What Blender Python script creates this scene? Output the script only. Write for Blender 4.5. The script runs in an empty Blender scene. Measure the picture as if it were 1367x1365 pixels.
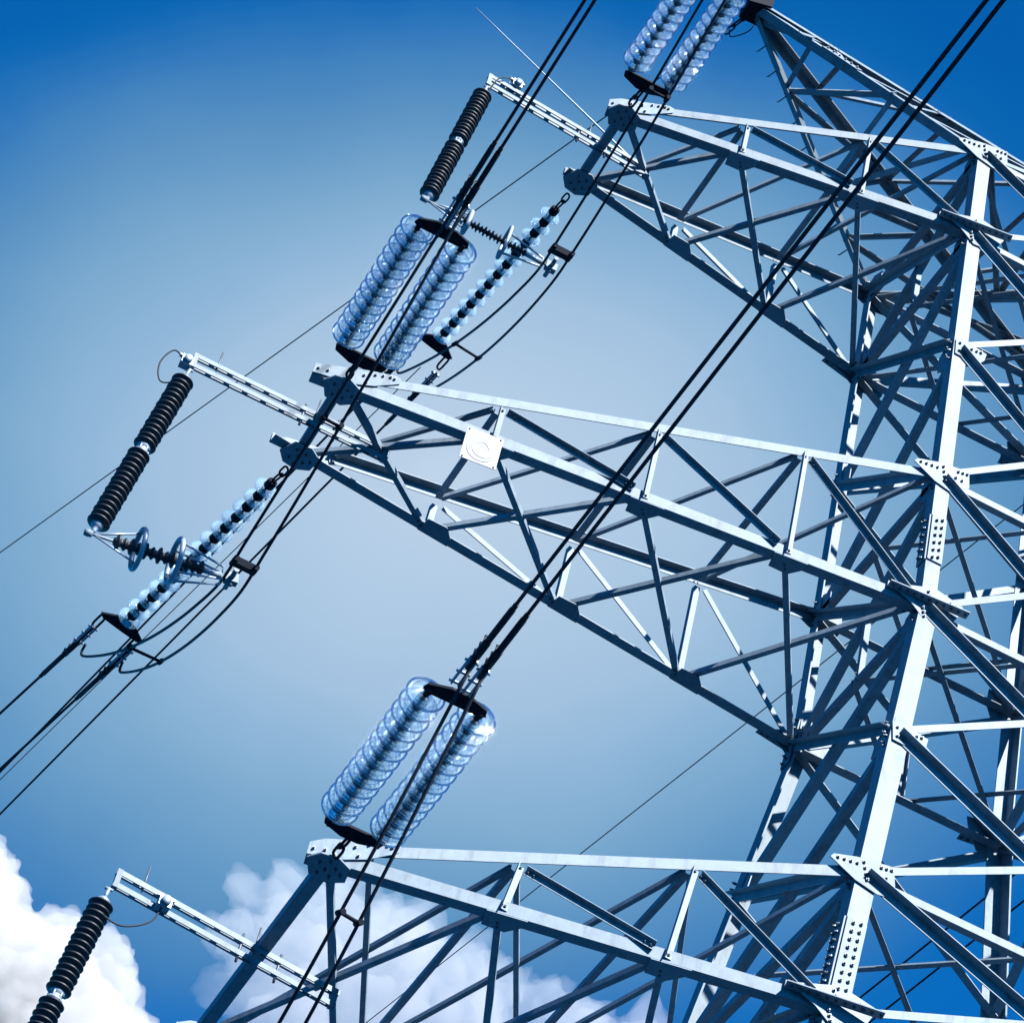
import bpy, bmesh, math, random
from mathutils import Vector, Matrix, noise

S = bpy.context.scene
COL = S.collection
ZG = 22.2                                   # the tower's waist stands this high above the ground
random.seed(4)

# ------------------------------------------------------------------ camera
cam = bpy.data.cameras.new('camera')
cam.lens = 107.41; cam.sensor_width = 36; cam.clip_start = 0.1; cam.clip_end = 20000
camo = bpy.data.objects.new('camera', cam); COL.objects.link(camo)
CR, CU, CF = Vector((.8837, -.4297, .1858)), Vector((-.4311, -.5924, .6806)), Vector((.1824, .6815, .7087))
m = Matrix.Identity(4)
for r in range(3):
    m[r][0], m[r][1], m[r][2] = CR[r], CU[r], -CF[r]
m.translation = Vector((-10.316, -19.822, -20.592 + ZG))
camo.matrix_world = m
S.camera = camo

# ------------------------------------------------------------------ sky, sun, exposure
SUN = Vector((.24, -.74, .63)).normalized()
world = bpy.data.worlds.new('World'); S.world = world; world.use_nodes = True
nt = world.node_tree; nt.nodes.clear()
def N(t, **k):
    n = nt.nodes.new(t)
    for a, b in k.items(): setattr(n, a, b)
    return n
sky = N('ShaderNodeTexSky', sky_type='NISHITA', sun_disc=False)
sky.sun_elevation = math.asin(SUN.z); sky.sun_rotation = math.atan2(SUN.x, SUN.y)
sky.air_density = .8; sky.dust_density = 0.0; sky.ozone_density = 3.0
tint = N('ShaderNodeMix', data_type='RGBA', blend_type='MULTIPLY'); tint.inputs['Factor'].default_value = 1
tint.inputs['B'].default_value = (.018, .635, 1.14, 1)
nt.links.new(sky.outputs[0], tint.inputs['A'])
# broad pale glow painted into the sky by direction, longer than it is wide
tc = N('ShaderNodeTexCoord')
VD, VA, VB = Vector((.1598, .684, .7118)), Vector((.8871, -.4158, .2004)), Vector((-.433, -.5994, .6732))
def axis(vec, k):
    d = N('ShaderNodeVectorMath', operation='DOT_PRODUCT'); d.inputs[1].default_value = vec
    nt.links.new(tc.outputs['Generated'], d.inputs[0])
    q = N('ShaderNodeMath', operation='MULTIPLY'); q.inputs[1].default_value = k; nt.links.new(d.outputs['Value'], q.inputs[0])
    p = N('ShaderNodeMath', operation='POWER'); p.inputs[1].default_value = 2; 
    ab = N('ShaderNodeMath', operation='ABSOLUTE'); nt.links.new(q.outputs[0], ab.inputs[0]); nt.links.new(ab.outputs[0], p.inputs[0])
    return p
def pw(node):
    p = N('ShaderNodeMath', operation='POWER'); p.inputs[1].default_value = 2; nt.links.new(node.outputs[0], p.inputs[0]); return p
pa = axis(VA, 1 / 1.35)
db = N('ShaderNodeVectorMath', operation='DOT_PRODUCT'); db.inputs[1].default_value = VB; nt.links.new(tc.outputs['Generated'], db.inputs[0])
up_ = N('ShaderNodeMath', operation='MAXIMUM'); up_.inputs[1].default_value = 0; nt.links.new(db.outputs['Value'], up_.inputs[0])
dn_ = N('ShaderNodeMath', operation='MINIMUM'); dn_.inputs[1].default_value = 0; nt.links.new(db.outputs['Value'], dn_.inputs[0])
d2_ = N('ShaderNodeMath', operation='MULTIPLY_ADD'); d2_.inputs[1].default_value = .93; nt.links.new(dn_.outputs[0], d2_.inputs[0])
u2_ = N('ShaderNodeMath', operation='MULTIPLY'); u2_.inputs[1].default_value = 1.14; nt.links.new(up_.outputs[0], u2_.inputs[0]); nt.links.new(u2_.outputs[0], d2_.inputs[2])
pb = pw(d2_)
sm = N('ShaderNodeMath', operation='ADD'); nt.links.new(pa.outputs[0], sm.inputs[0]); nt.links.new(pb.outputs[0], sm.inputs[1])
rt = N('ShaderNodeMath', operation='SQRT'); nt.links.new(sm.outputs[0], rt.inputs[0])
nz = N('ShaderNodeTexNoise'); nz.inputs['Scale'].default_value = 11; nz.inputs['Detail'].default_value = 5; nz.inputs['Roughness'].default_value = .5
nt.links.new(tc.outputs['Generated'], nz.inputs['Vector'])
nc = N('ShaderNodeMath', operation='SUBTRACT'); nc.inputs[1].default_value = .5; nt.links.new(nz.outputs[0], nc.inputs[0])
nadd = N('ShaderNodeMath', operation='MULTIPLY_ADD'); nadd.inputs[1].default_value = .030
nt.links.new(nc.outputs[0], nadd.inputs[0]); nt.links.new(rt.outputs[0], nadd.inputs[2])
tt_ = N('ShaderNodeMath', operation='MULTIPLY'); tt_.inputs[1].default_value = 4078.5 / 800 ; nt.links.new(nadd.outputs[0], tt_.inputs[0])
ramp = N('ShaderNodeValToRGB'); cr = ramp.color_ramp; cr.interpolation = 'B_SPLINE'
K = 1 / 10
stops = ((.06, (.52, .66, .82)), (.36, (.36, .54, .75)), (.54, (.21, .415, .64)), (.70, (.105, .295, .54)), (.89, (.004, .155, .50)))
while len(cr.elements) < len(stops): cr.elements.new(.5)
for e, (p, colr) in zip(cr.elements, stops): e.position = p; e.color = (*colr, 1)
nt.links.new(tt_.outputs[0], ramp.inputs[0])
gain = N('ShaderNodeVectorMath', operation='SCALE'); gain.inputs['Scale'].default_value = 1 / .2071
nt.links.new(ramp.outputs[0], gain.inputs[0])
mr = N('ShaderNodeMapRange', interpolation_type='SMOOTHSTEP')
mr.inputs['From Min'].default_value = 1.06; mr.inputs['From Max'].default_value = .78
nt.links.new(tt_.outputs[0], mr.inputs['Value'])
front = N('ShaderNodeVectorMath', operation='DOT_PRODUCT'); front.inputs[1].default_value = VD; nt.links.new(tc.outputs['Generated'], front.inputs[0])
gt0 = N('ShaderNodeMath', operation='GREATER_THAN'); gt0.inputs[1].default_value = 0; nt.links.new(front.outputs['Value'], gt0.inputs[0])
am = N('ShaderNodeMath', operation='MULTIPLY'); nt.links.new(mr.outputs[0], am.inputs[0]); nt.links.new(gt0.outputs[0], am.inputs[1])
pale_glow = N('ShaderNodeMix', data_type='RGBA')
nt.links.new(am.outputs[0], pale_glow.inputs['Factor']); nt.links.new(tint.outputs['Result'], pale_glow.inputs['A']); nt.links.new(gain.outputs[0], pale_glow.inputs['B'])
last = pale_glow.outputs['Result']
bg = N('ShaderNodeBackground'); bg.inputs['Strength'].default_value = .05
out = N('ShaderNodeOutputWorld')
nt.links.new(last, bg.inputs['Color']); nt.links.new(bg.outputs[0], out.inputs[0])

sl = bpy.data.lights.new('sun', 'SUN'); sl.energy = 5.0; sl.angle = math.radians(.53); sl.color = (1, .955, .90)
so = bpy.data.objects.new('sun', sl); COL.objects.link(so)
so.rotation_euler = SUN.to_track_quat('Z', 'Y').to_euler(); so.location = (0, 0, 80)
S.view_settings.view_transform = 'Standard'; S.view_settings.look = 'None'
S.view_settings.exposure = 2.05; S.view_settings.gamma = 1
S.render.engine = 'CYCLES'
c = S.cycles
c.use_denoising = True
c.max_bounces = 24; c.transmission_bounces = 22; c.transparent_max_bounces = 24; c.glossy_bounces = 6; c.diffuse_bounces = 1
c.volume_bounces = 14; c.caustics_refractive = False; c.caustics_reflective = False

# ------------------------------------------------------------------ materials
def mat(name, col, rough=.5, metal=0., var=.12, scale=14, bump=0., spec=.5, streak=0.):
    M = bpy.data.materials.new(name); M.use_nodes = True
    t = M.node_tree; b = t.nodes['Principled BSDF']
    b.inputs['Roughness'].default_value = rough; b.inputs['Metallic'].default_value = metal
    b.inputs['Specular IOR Level'].default_value = spec
    tc = t.nodes.new('ShaderNodeTexCoord')
    n = t.nodes.new('ShaderNodeTexNoise'); n.inputs['Scale'].default_value = scale; n.inputs['Detail'].default_value = 6
    n.inputs['Roughness'].default_value = .65
    t.links.new(tc.outputs['Object'], n.inputs['Vector'])
    r = t.nodes.new('ShaderNodeMapRange'); r.inputs['From Min'].default_value = .3; r.inputs['From Max'].default_value = .7
    r.inputs['To Min'].default_value = 1 - var; r.inputs['To Max'].default_value = 1 + var * .6
    t.links.new(n.outputs[0], r.inputs['Value'])
    x = t.nodes.new('ShaderNodeMix'); x.data_type = 'RGBA'; x.blend_type = 'MULTIPLY'; x.inputs['Factor'].default_value = 1
    x.inputs['A'].default_value = (*col, 1); t.links.new(r.outputs[0], x.inputs['B'])
    last = x.outputs['Result']
    if streak:
        n2 = t.nodes.new('ShaderNodeTexNoise'); n2.inputs['Scale'].default_value = 2.2; n2.inputs['Detail'].default_value = 8
        n2.inputs['Roughness'].default_value = .72
        mp = t.nodes.new('ShaderNodeMapping'); mp.inputs['Scale'].default_value = (3, 3, .7)
        t.links.new(tc.outputs['Object'], mp.inputs[0]); t.links.new(mp.outputs[0], n2.inputs['Vector'])
        r2 = t.nodes.new('ShaderNodeMapRange'); r2.inputs['From Min'].default_value = .5; r2.inputs['From Max'].default_value = .75
        r2.inputs['To Min'].default_value = 1; r2.inputs['To Max'].default_value = 1 - streak
        t.links.new(n2.outputs[0], r2.inputs['Value'])
        x2 = t.nodes.new('ShaderNodeMix'); x2.data_type = 'RGBA'; x2.blend_type = 'MULTIPLY'; x2.inputs['Factor'].default_value = 1
        t.links.new(last, x2.inputs['A']); t.links.new(r2.outputs[0], x2.inputs['B']); last = x2.outputs['Result']
    t.links.new(last, b.inputs['Base Color'])
    if streak:
        oi = t.nodes.new('ShaderNodeObjectInfo'); r3 = t.nodes.new('ShaderNodeMapRange')
        r3.inputs['To Min'].default_value = .80; r3.inputs['To Max'].default_value = 1.10
        t.links.new(oi.outputs['Random'], r3.inputs['Value'])
        x3 = t.nodes.new('ShaderNodeMix'); x3.data_type = 'RGBA'; x3.blend_type = 'MULTIPLY'; x3.inputs['Factor'].default_value = 1
        t.links.new(last, x3.inputs['A']); t.links.new(r3.outputs[0], x3.inputs['B']); last = x3.outputs['Result']
        t.links.new(last, b.inputs['Base Color'])
    rr = t.nodes.new('ShaderNodeMapRange'); rr.inputs['To Min'].default_value = rough - .08; rr.inputs['To Max'].default_value = rough + .12
    t.links.new(n.outputs[0], rr.inputs['Value']); t.links.new(rr.outputs[0], b.inputs['Roughness'])
    if bump:
        bp = t.nodes.new('ShaderNodeBump'); bp.inputs['Strength'].default_value = bump; bp.inputs['Distance'].default_value = .004
        t.links.new(n.outputs[0], bp.inputs['Height']); t.links.new(bp.outputs[0], b.inputs['Normal'])
    return M
STEEL = mat('galvanised_steel', (.124, .168, .210), .58, 0, .20, 9, .25, .18, .45)
PLATE = mat('gusset_steel', (.120, .163, .205), .58, 0, .20, 11, .2, .18, .42)
BOLT = mat('bolt_steel', (.05, .07, .09), .5, .5, .1, 30)
ALU = mat('bright_aluminium', (.16, .21, .27), .42, .25, .08, 20, .1)
CABLE = mat('weathered_conductor', (.004, .008, .015), .6, .0, .25, 60, 0, .2)
DARK = mat('dark_forged_iron', (.005, .008, .015), .7, .0, .3, 20, .25, .06)
CAPM = mat('cast_cap_iron', (.045, .07, .11), .45, .3, .25, 20)
RUBBER = mat('black_silicone_rubber', (.004, .0075, .014), .5, 0, .3, 16, .1, .35)
SIGNW = mat('white_enamel', (.29, .294, .30), .75, 0, .05, 8, 0, .05)
SIGNG = mat('pale_lilac_enamel', (.205, .215, .25), .75, 0, .05, 8, 0, .05)
CONC = mat('concrete', (.32, .32, .31), .9, 0, .2, 6)
GLASS = bpy.data.materials.new('toughened_glass'); GLASS.use_nodes = True
gt = GLASS.node_tree; gt.nodes.clear()
g_t = gt.nodes.new('ShaderNodeBsdfTransparent'); g_t.inputs[0].default_value = (.95, .98, 1, 1)
g_r = gt.nodes.new('ShaderNodeBsdfGlass'); g_r.inputs['Color'].default_value = (.86, .94, 1, 1); g_r.inputs['Roughness'].default_value = .03; g_r.inputs['IOR'].default_value = 1.5
g_m = gt.nodes.new('ShaderNodeMixShader'); g_f = gt.nodes.new('ShaderNodeLayerWeight'); g_f.inputs['Blend'].default_value = .17
g_o = gt.nodes.new('ShaderNodeOutputMaterial')
gt.links.new(g_f.outputs['Facing'], g_m.inputs[0]); gt.links.new(g_t.outputs[0], g_m.inputs[1]); gt.links.new(g_r.outputs[0], g_m.inputs[2]); g_d = gt.nodes.new('ShaderNodeBsdfDiffuse'); g_d.inputs[0].default_value = (.42, .60, .66, 1)   # pale diffuse share standing in for sunlit sheen
g_x = gt.nodes.new('ShaderNodeMixShader'); g_x.inputs[0].default_value = .10
gt.links.new(g_m.outputs[0], g_x.inputs[1]); gt.links.new(g_d.outputs[0], g_x.inputs[2]); gt.links.new(g_x.outputs[0], g_o.inputs[0])

RIM = bpy.data.materials.new('thick_glass_rim'); RIM.use_nodes = True
rb = RIM.node_tree.nodes['Principled BSDF']; rb.inputs['Base Color'].default_value = (.34, .58, .82, 1); rb.inputs['Roughness'].default_value = .03
rb.inputs['IOR'].default_value = 1.5; rb.inputs['Transmission Weight'].default_value = 1.0

# ------------------------------------------------------------------ mesh helpers
def V(x, y, z): return Vector((x, y, z + ZG))
WL = {}
def link(name, bm, material, parent=None, smooth=False, label=None):
    """one mesh object, its origin in the middle of its own points"""
    if isinstance(bm, bpy.types.Mesh): me = bm
    me = bpy.data.meshes.new(name)
    bmesh.ops.recalc_face_normals(bm, faces=bm.faces)
    ctr = Vector((0, 0, 0))
    for v in bm.verts: ctr += v.co
    ctr /= max(1, len(bm.verts))
    for v in bm.verts: v.co -= ctr
    if smooth:
        for f in bm.faces: f.smooth = True
    bm.to_mesh(me); bm.free()
    mats = material if isinstance(material, (list, tuple)) else [material]
    for q in mats: me.materials.append(q)
    o = bpy.data.objects.new(name, me); COL.objects.link(o)
    base = WL[parent.name] if parent else Vector((0, 0, 0))
    o.location = ctr - base
    WL[o.name] = ctr
    if parent: o.parent = parent
    if label: o['label'] = label
    return o
def thing(name, label, cat, loc, group=None):
    o = bpy.data.objects.new(name, None); COL.objects.link(o); o.location = loc; o.empty_display_size = .2
    WL[o.name] = Vector(loc)
    return tag(o, label, cat, group)
def tag(o, label, cat, group=None, kind=None):
    o['label'] = label; o['category'] = cat
    if group: o['group'] = group
    if kind: o['kind'] = kind
    return o
def perp(n, d):
    n = n - d * n.dot(d)
    return n.normalized()
def prism(bm, pts, ext, mi=0):
    a = [bm.verts.new(p) for p in pts]; b = [bm.verts.new(p + ext) for p in pts]
    fs = [bm.faces.new(a[::-1]), bm.faces.new(b)]
    k = len(pts)
    for i in range(k): fs.append(bm.faces.new((a[i], a[(i + 1) % k], b[(i + 1) % k], b[i])))
    for f in fs: f.material_index = mi
def box(bm, ctr, ax, ay, az, mi=0):
    """box from three half-axis vectors"""
    p = [ctr + ax * i + ay * j - az for i, j in ((-1, -1), (1, -1), (1, 1), (-1, 1))]
    prism(bm, p, az * 2, mi)
def angle(bm, P, Q, u, v, a, t=.012, b=None):
    """rolled steel angle from P to Q, heel on the line, flanges along u and v"""
    b = b or a
    d = (Q - P).normalized(); u = perp(u, d); v = (v - d * v.dot(d) - u * v.dot(u)).normalized()
    pts = [P, P + u * a, P + u * a + v * t, P + u * t + v * t, P + u * t + v * b, P + v * b]
    prism(bm, pts, Q - P)
def bolt(bm, p, n, r=.015, h=.016, mi=1):
    n = n.normalized(); u = n.orthogonal().normalized(); w = n.cross(u)
    k = random.random()
    prism(bm, [p - n * .004 + (u * math.cos(i * math.pi / 3 + k) + w * math.sin(i * math.pi / 3 + k)) * r for i in range(6)], n * (h + .004), mi)
    prism(bm, [p + n * h + (u * math.cos(i * math.pi / 3) + w * math.sin(i * math.pi / 3)) * r * .5 for i in range(6)], n * h * .7, mi)
def brace(bm, P, Q, n, a=.07, out=1, heel=1, off=0., t=.008, trim=.04, bolts=True):
    """lattice bar lying in the face with outward normal n: one flange in the face, the other standing out (+1) or in (-1)"""
    d = (Q - P).normalized(); n = perp(n, d); s = n.cross(d)
    ref = s.z if abs(s.z) > .25 else -s.y
    if ref < 0: s = -s
    s *= heel
    A = P + d * trim + n * off + s * a / 2; B = Q - d * trim + n * off + s * a / 2
    angle(bm, A, B, -s, n * out, a, t)
    if bolts:
        side = -1 if out > 0 else 1
        for q, dd in ((A, d), (B, -d)):
            for k in (.03, .085):
                p = q - s * a * .55 + dd * k
                bolt(bm, p + n * (t if out > 0 else 0), n, .013, .013)
def tube(bm, pts, r, seg=8, mi=0, cap=True, closed=False):
    rings = []; k = len(pts); prev = None
    rr = r if callable(r) else (lambda i: r)
    for i, p in enumerate(pts):
        if closed: d = (pts[(i + 1) % k] - pts[i - 1])
        else: d = pts[min(i + 1, k - 1)] - pts[max(i - 1, 0)]
        d = d.normalized()
        u = d.orthogonal().normalized() if prev is None else perp(prev, d)
        prev = u; w = d.cross(u)
        rings.append([bm.verts.new(p + (u * math.cos(2 * math.pi * j / seg) + w * math.sin(2 * math.pi * j / seg)) * rr(i)) for j in range(seg)])
    n = k if closed else k - 1
    for i in range(n):
        a, b = rings[i], rings[(i + 1) % k]
        sh = 0
        if closed and i == k - 1:
            sh = min(range(seg), key=lambda q: (a[0].co - b[q].co).length)
        for j in range(seg):
            f = bm.faces.new((a[j], a[(j + 1) % seg], b[(j + 1 + sh) % seg], b[(j + sh) % seg])); f.material_index = mi; f.smooth = True
    if cap and not closed:
        bm.faces.new(rings[0][::-1]).material_index = mi; bm.faces.new(rings[-1]).material_index = mi
def lathe(bm, P, axis, prof, seg=24, mi=0, closed=True):
    """profile of (radius, distance along axis); a closed profile makes a ring-shaped shell"""
    d = axis.normalized(); u = d.orthogonal().normalized(); w = d.cross(u)
    rings = []
    for r, h in prof:
        if r < 1e-5: rings.append([bm.verts.new(P + d * h)])
        else: rings.append([bm.verts.new(P + d * h + (u * math.cos(2 * math.pi * j / seg) + w * math.sin(2 * math.pi * j / seg)) * r) for j in range(seg)])
    k = len(rings)
    for i in range(k if closed else k - 1):
        a, b = rings[i], rings[(i + 1) % k]
        for j in range(seg):
            q = [a[j % len(a)], a[(j + 1) % len(a)], b[(j + 1) % len(b)], b[j % len(b)]]
            q = list(dict.fromkeys(q))
            if len(q) > 2:
                f = bm.faces.new(q); f.material_index = mi; f.smooth = True
def rod(bm, P, Q, r, seg=10, mi=0): tube(bm, [P, Q], r, seg, mi)
def lerp(P, Q, t): return P + (Q - P) * t
def smooth_path(ctrl, n=10):
    """Catmull-Rom through the control points"""
    c_ = [ctrl[0] * 2 - ctrl[1]] + list(ctrl) + [ctrl[-1] * 2 - ctrl[-2]]
    o = []
    for i in range(1, len(c_) - 2):
        p0, p1, p2, p3 = c_[i - 1:i + 3]
        for k in range(n):
            t = k / n
            o.append(.5 * (2 * p1 + (p2 - p0) * t + (2 * p0 - 5 * p1 + 4 * p2 - p3) * t * t + (3 * p1 - p0 - 3 * p2 + p3) * t ** 3))
    o.append(ctrl[-1].copy()); return o
NB = bmesh.new

# ------------------------------------------------------------------ ground
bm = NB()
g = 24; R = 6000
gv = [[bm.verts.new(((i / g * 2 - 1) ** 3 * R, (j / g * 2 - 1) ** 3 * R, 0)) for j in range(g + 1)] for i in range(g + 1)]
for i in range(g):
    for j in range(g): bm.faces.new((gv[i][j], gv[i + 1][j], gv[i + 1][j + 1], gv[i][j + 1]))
GM = mat('blue_bounce_ground', (.003, .045, .105), .95, 0, .5, .6, 0, .1)  # unseen ground, coloured blue so its bounce tints the steel undersides navy
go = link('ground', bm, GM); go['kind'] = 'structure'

# ------------------------------------------------------------------ transmission tower
Zs = [7.193, 5.745, 3.844, 1.857, 0., -1.935, -3.897, -5.59, -9.2, -13.2, -17.6, -22.2]
def half(z): return 1.246 if z >= 0 else 1.25 - .1299 * z
Ws = [half(z) for z in Zs]
def node(leg, k):
    sx, sy = ((-1, -1), (-1, 1), (1, 1), (1, -1))[leg - 1]
    return V(sx * Ws[k], sy * Ws[k], Zs[k])
X, Y, Z = Vector((1, 0, 0)), Vector((0, 1, 0)), Vector((0, 0, 1))
tower = tag(thing('transmission_tower', '', '', (0, 0, 0)), 'tall galvanised steel lattice tower with three tapering cross-arms and a leaning peak arm', 'power pylon')
FACES = ((1, 2, -X), (1, 4, -Y), (2, 3, Y), (4, 3, X))

# legs with bolted splices
def leg(i):
    sx, sy = ((-1, -1), (-1, 1), (1, 1), (1, -1))[i - 1]
    bm = NB()
    top = node(i, 0) + Z * .10; mid = node(i, 4); foot = node(i, 11)
    angle(bm, mid, top, -sx * X, -sy * Y, .16, .016)
    angle(bm, foot, mid, -sx * X, -sy * Y, .19, .019)
    o = link('leg', bm, STEEL, tower)
    for z0, z1, rows, wd in ((.66, 1.28, 6, .16), (-5.36, -4.46, 9, .185), (-12.3, -11.3, 9, .19)):
        if i in (2, 3): z0 -= .95 if z0 > 0 else .0; z1 -= .95 if z1 > 0 else .0
        bm = NB()
        a, b = V(sx * half(z0), sy * half(z0), z0), V(sx * half(z1), sy * half(z1), z1)
        d = (b - a).normalized()
        for fl, nn in ((-sx * X, sy * Y), (-sy * Y, sx * X)):
            fl = perp(fl, d); nn2 = perp(nn, d)
            pts = [a + fl * .004 + nn2 * .003, b + fl * .004 + nn2 * .003, b + fl * (wd + .004) + nn2 * .003, a + fl * (wd + .004) + nn2 * .003]
            prism(bm, pts, nn2 * .014)
            for r in range(rows):
                for q in (.34, .72):
                    p = lerp(a, b, (r + .5 + (.16 if q > .5 else -.16)) / rows) + fl * wd * q
                    bolt(bm, p + nn2 * .017, nn2, .017, .02)
        link('splice_plate', bm, [PLATE, BOLT], o)
for i in (1, 2, 3, 4): leg(i)

# crossed face bracing, horizontals, plan bracing
ARMLEV = (0, 1, 3, 4, 6, 7)
for a, b, n in FACES:
    for k in range(7):
        big = .085 if k < 4 else .098
        # bar from the lower node of the first leg up to the second leg: its bright flange is flat in the face
        fa = (a, b)
        bars = [(node(a, k + 1), node(b, k), .075, -1, 1, -.004), (node(a, k), node(b, k + 1), big, -1, -1, -.03)]
        if fa == (1, 2): bars[0] = (node(a, k + 1), node(b, k), .09, 1, 1, .004)
        if fa == (1, 4): bars[1] = (node(a, k), node(b, k + 1), big, 1, 1, .006)
        if fa in ((2, 3), (4, 3)): bars = [(node(a, k + 1), node(b, k), .085, 1 if fa == (2, 3) else -1, -1, -.004), (node(a, k), node(b, k + 1), .105, -1, -1, -.03)]
        for P, Q, size, out, hl, off in bars:
            bm = NB(); brace(bm, P, Q, n, size, out, hl, off, .009, .07)
            link('diagonal_brace', bm, [STEEL, BOLT], tower)
    for k in ARMLEV:
        bm = NB(); brace(bm, node(a, k), node(b, k), n, (.11 if (a, b) == (2, 3) else .08), -1, -1, -.018, .009, .09)
        link('horizontal_beam', bm, [STEEL, BOLT], tower)
    for k in (1, 4, 7):
        mid = lerp(node(a, k), node(b, k), .5)
        up = (node(a, k) + node(b, k) + node(a, k - 1) + node(b, k - 1)) / 4
        bm = NB(); brace(bm, mid, up, n, .06, -1, 1, -.03, .007, .02)
        link('hanger_post', bm, [STEEL, BOLT], tower)
for k in (0, 1, 3, 4, 6, 7):
    bm = NB(); brace(bm, node(1, k), node(3, k), Z, .055, 1, -1, -.05, .008, .12); link('plan_brace', bm, [STEEL, BOLT], tower)
    if k in (0, 1):
        bm = NB(); brace(bm, node(2, k), node(4, k), Z, .065, 1, -1, -.065, .008, .12); link('plan_brace', bm, [STEEL, BOLT], tower)
    if k in (1, 3, 4, 6, 7):
        mids = [lerp(node(p, k), node(q, k), .5) for p, q in ((1, 2), (2, 3), (3, 4), (4, 1))]
        for q in range(4):
            bm = NB(); brace(bm, mids[q], mids[(q + 1) % 4], Z, .06, 1, -1, -.03, .008, .03); link('plan_brace', bm, [STEEL, BOLT], tower)
bm = NB()
for k in range(7, 11):
    for a, b, n in FACES:
        brace(bm, node(a, k + 1), node(b, k), n, .11, -1, 1, -.004, .01, .07); brace(bm, node(a, k), node(b, k + 1), n, .11, -1, 1, -.03, .01, .07)
        if k < 10: brace(bm, node(a, k + 1), node(b, k + 1), n, .1, -1, -1, -.02, .01, .09)
o = link('lower_bracing', bm, [STEEL, BOLT], tower); o['kind'] = 'stuff'
for i in (1, 2, 3, 4):
    bm = NB(); p = node(i, 11)
    lathe(bm, Vector((p.x, p.y, -.4)), Z, [(0, 0), (.45, 0), (.45, .65), (.40, .70), (0, .70)], 20, 0, False)
    link('footing', bm, CONC, tower)

# gusset plates on the near and far faces
def plate(parent, pts, n, t=.012, bolts=(), name='gusset_plate', r=.016):
    bm = NB(); n = n.normalized()
    prism(bm, pts, n * t)
    for p in bolts: bolt(bm, p + n * t, n, r, .018)
    return link(name, bm, [PLATE, BOLT], parent)
def face_pts(k, sx, sy, off, lst):
    """points given as (towards the tower axis, up) from a leg node, on the arm-side face"""
    q = V(sx * Ws[k], sy * Ws[k], Zs[k])
    tilt = 0 if Zs[k] >= 0 else .1299
    return [q + Vector((-sx * a, -sy * -1 * off * -1 * 0, b)) + Vector((0, sy * (off - tilt * b), 0)) for a, b in lst]
UP = [(-.27, .02), (-.24, .07), (-.02, .16), (.10, .19), (.34, .24), (.36, .02), (.29, -.15), (.19, -.17), (-.02, -.12)]
LO = [(-.34, .10), (.12, .31), (.44, .24), (.42, .13), (.30, -.14), (.07, -.17), (-.10, -.02)]
for k, lst in ((0, UP), (3, UP), (6, UP), (1, LO), (4, LO), (7, LO)):
    for sx, sy in ((-1, -1), (-1, 1), (1, -1), (1, 1)):
        off = .008 if k != 0 else .008
        if lst is UP:
            bl = [(-.20 + .062 * i, .045 + .012 * i) for i in range(4)] + [(.05 + .012 * i, .13 - .065 * i) for i in range(4)] + [(.22 + .05 * i, .16 + .012 * i) for i in range(3)] + [(.2, .06), (.27, .06)]
        else:
            bl = [(.06 + .012 * i, .22 - .05 * i) for i in range(2)] + [(.02 + .012 * i, -.02 - .05 * i) for i in range(3)] + [(.3, .2), (.36, .2)]
        plate(tower, face_pts(k, sx, sy, off, lst), Vector((0, sy, 0)), .011, face_pts(k, sx, sy, off, bl))
for k in (2, 5):
    for sx, sy in ((-1, -1), (1, -1)):
        q = face_pts(k, sx, sy, .008, [(.01, .10), (.16, .13), (.38, .10), (.36, -.02), (.28, -.13), (.02, -.12)])
        plate(tower, q, Vector((0, sy, 0)), .011, face_pts(k, sx, sy, .008, [(.06, .06), (.06, -.06), (.26, .06), (.31, .07), (.2, .05), (.12, -.07)]))
# clips joining the left-face bars to the legs
for k in range(0, 8):
    for i in (1, 2):
        sy = -1 if i == 1 else 1
        p = node(i, k)
        tilt = 0 if Zs[k] > 0 else .1299
        pts = [p + Vector((-.004 - tilt * -b * -1 * -1, -sy * a, b)) for a, b in ((.02, .2), (.14, .24), (.34, .13), (.34, -.1), (.14, -.22), (.02, -.2))]
        pts = [q + Vector((.022, 0, 0)) for q in pts]
        plate(tower, pts, Vector((1, 0, 0)), .011, [], 'gusset_plate')
        bm = NB()
        for j in range(6): bolt(bm, p + Vector((0, -sy * (.05 + .03 * (j % 2)), -.16 + .062 * j)), -X, .016, .026, 0)
        link('bolt_row', bm, BOLT, tower)

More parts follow.
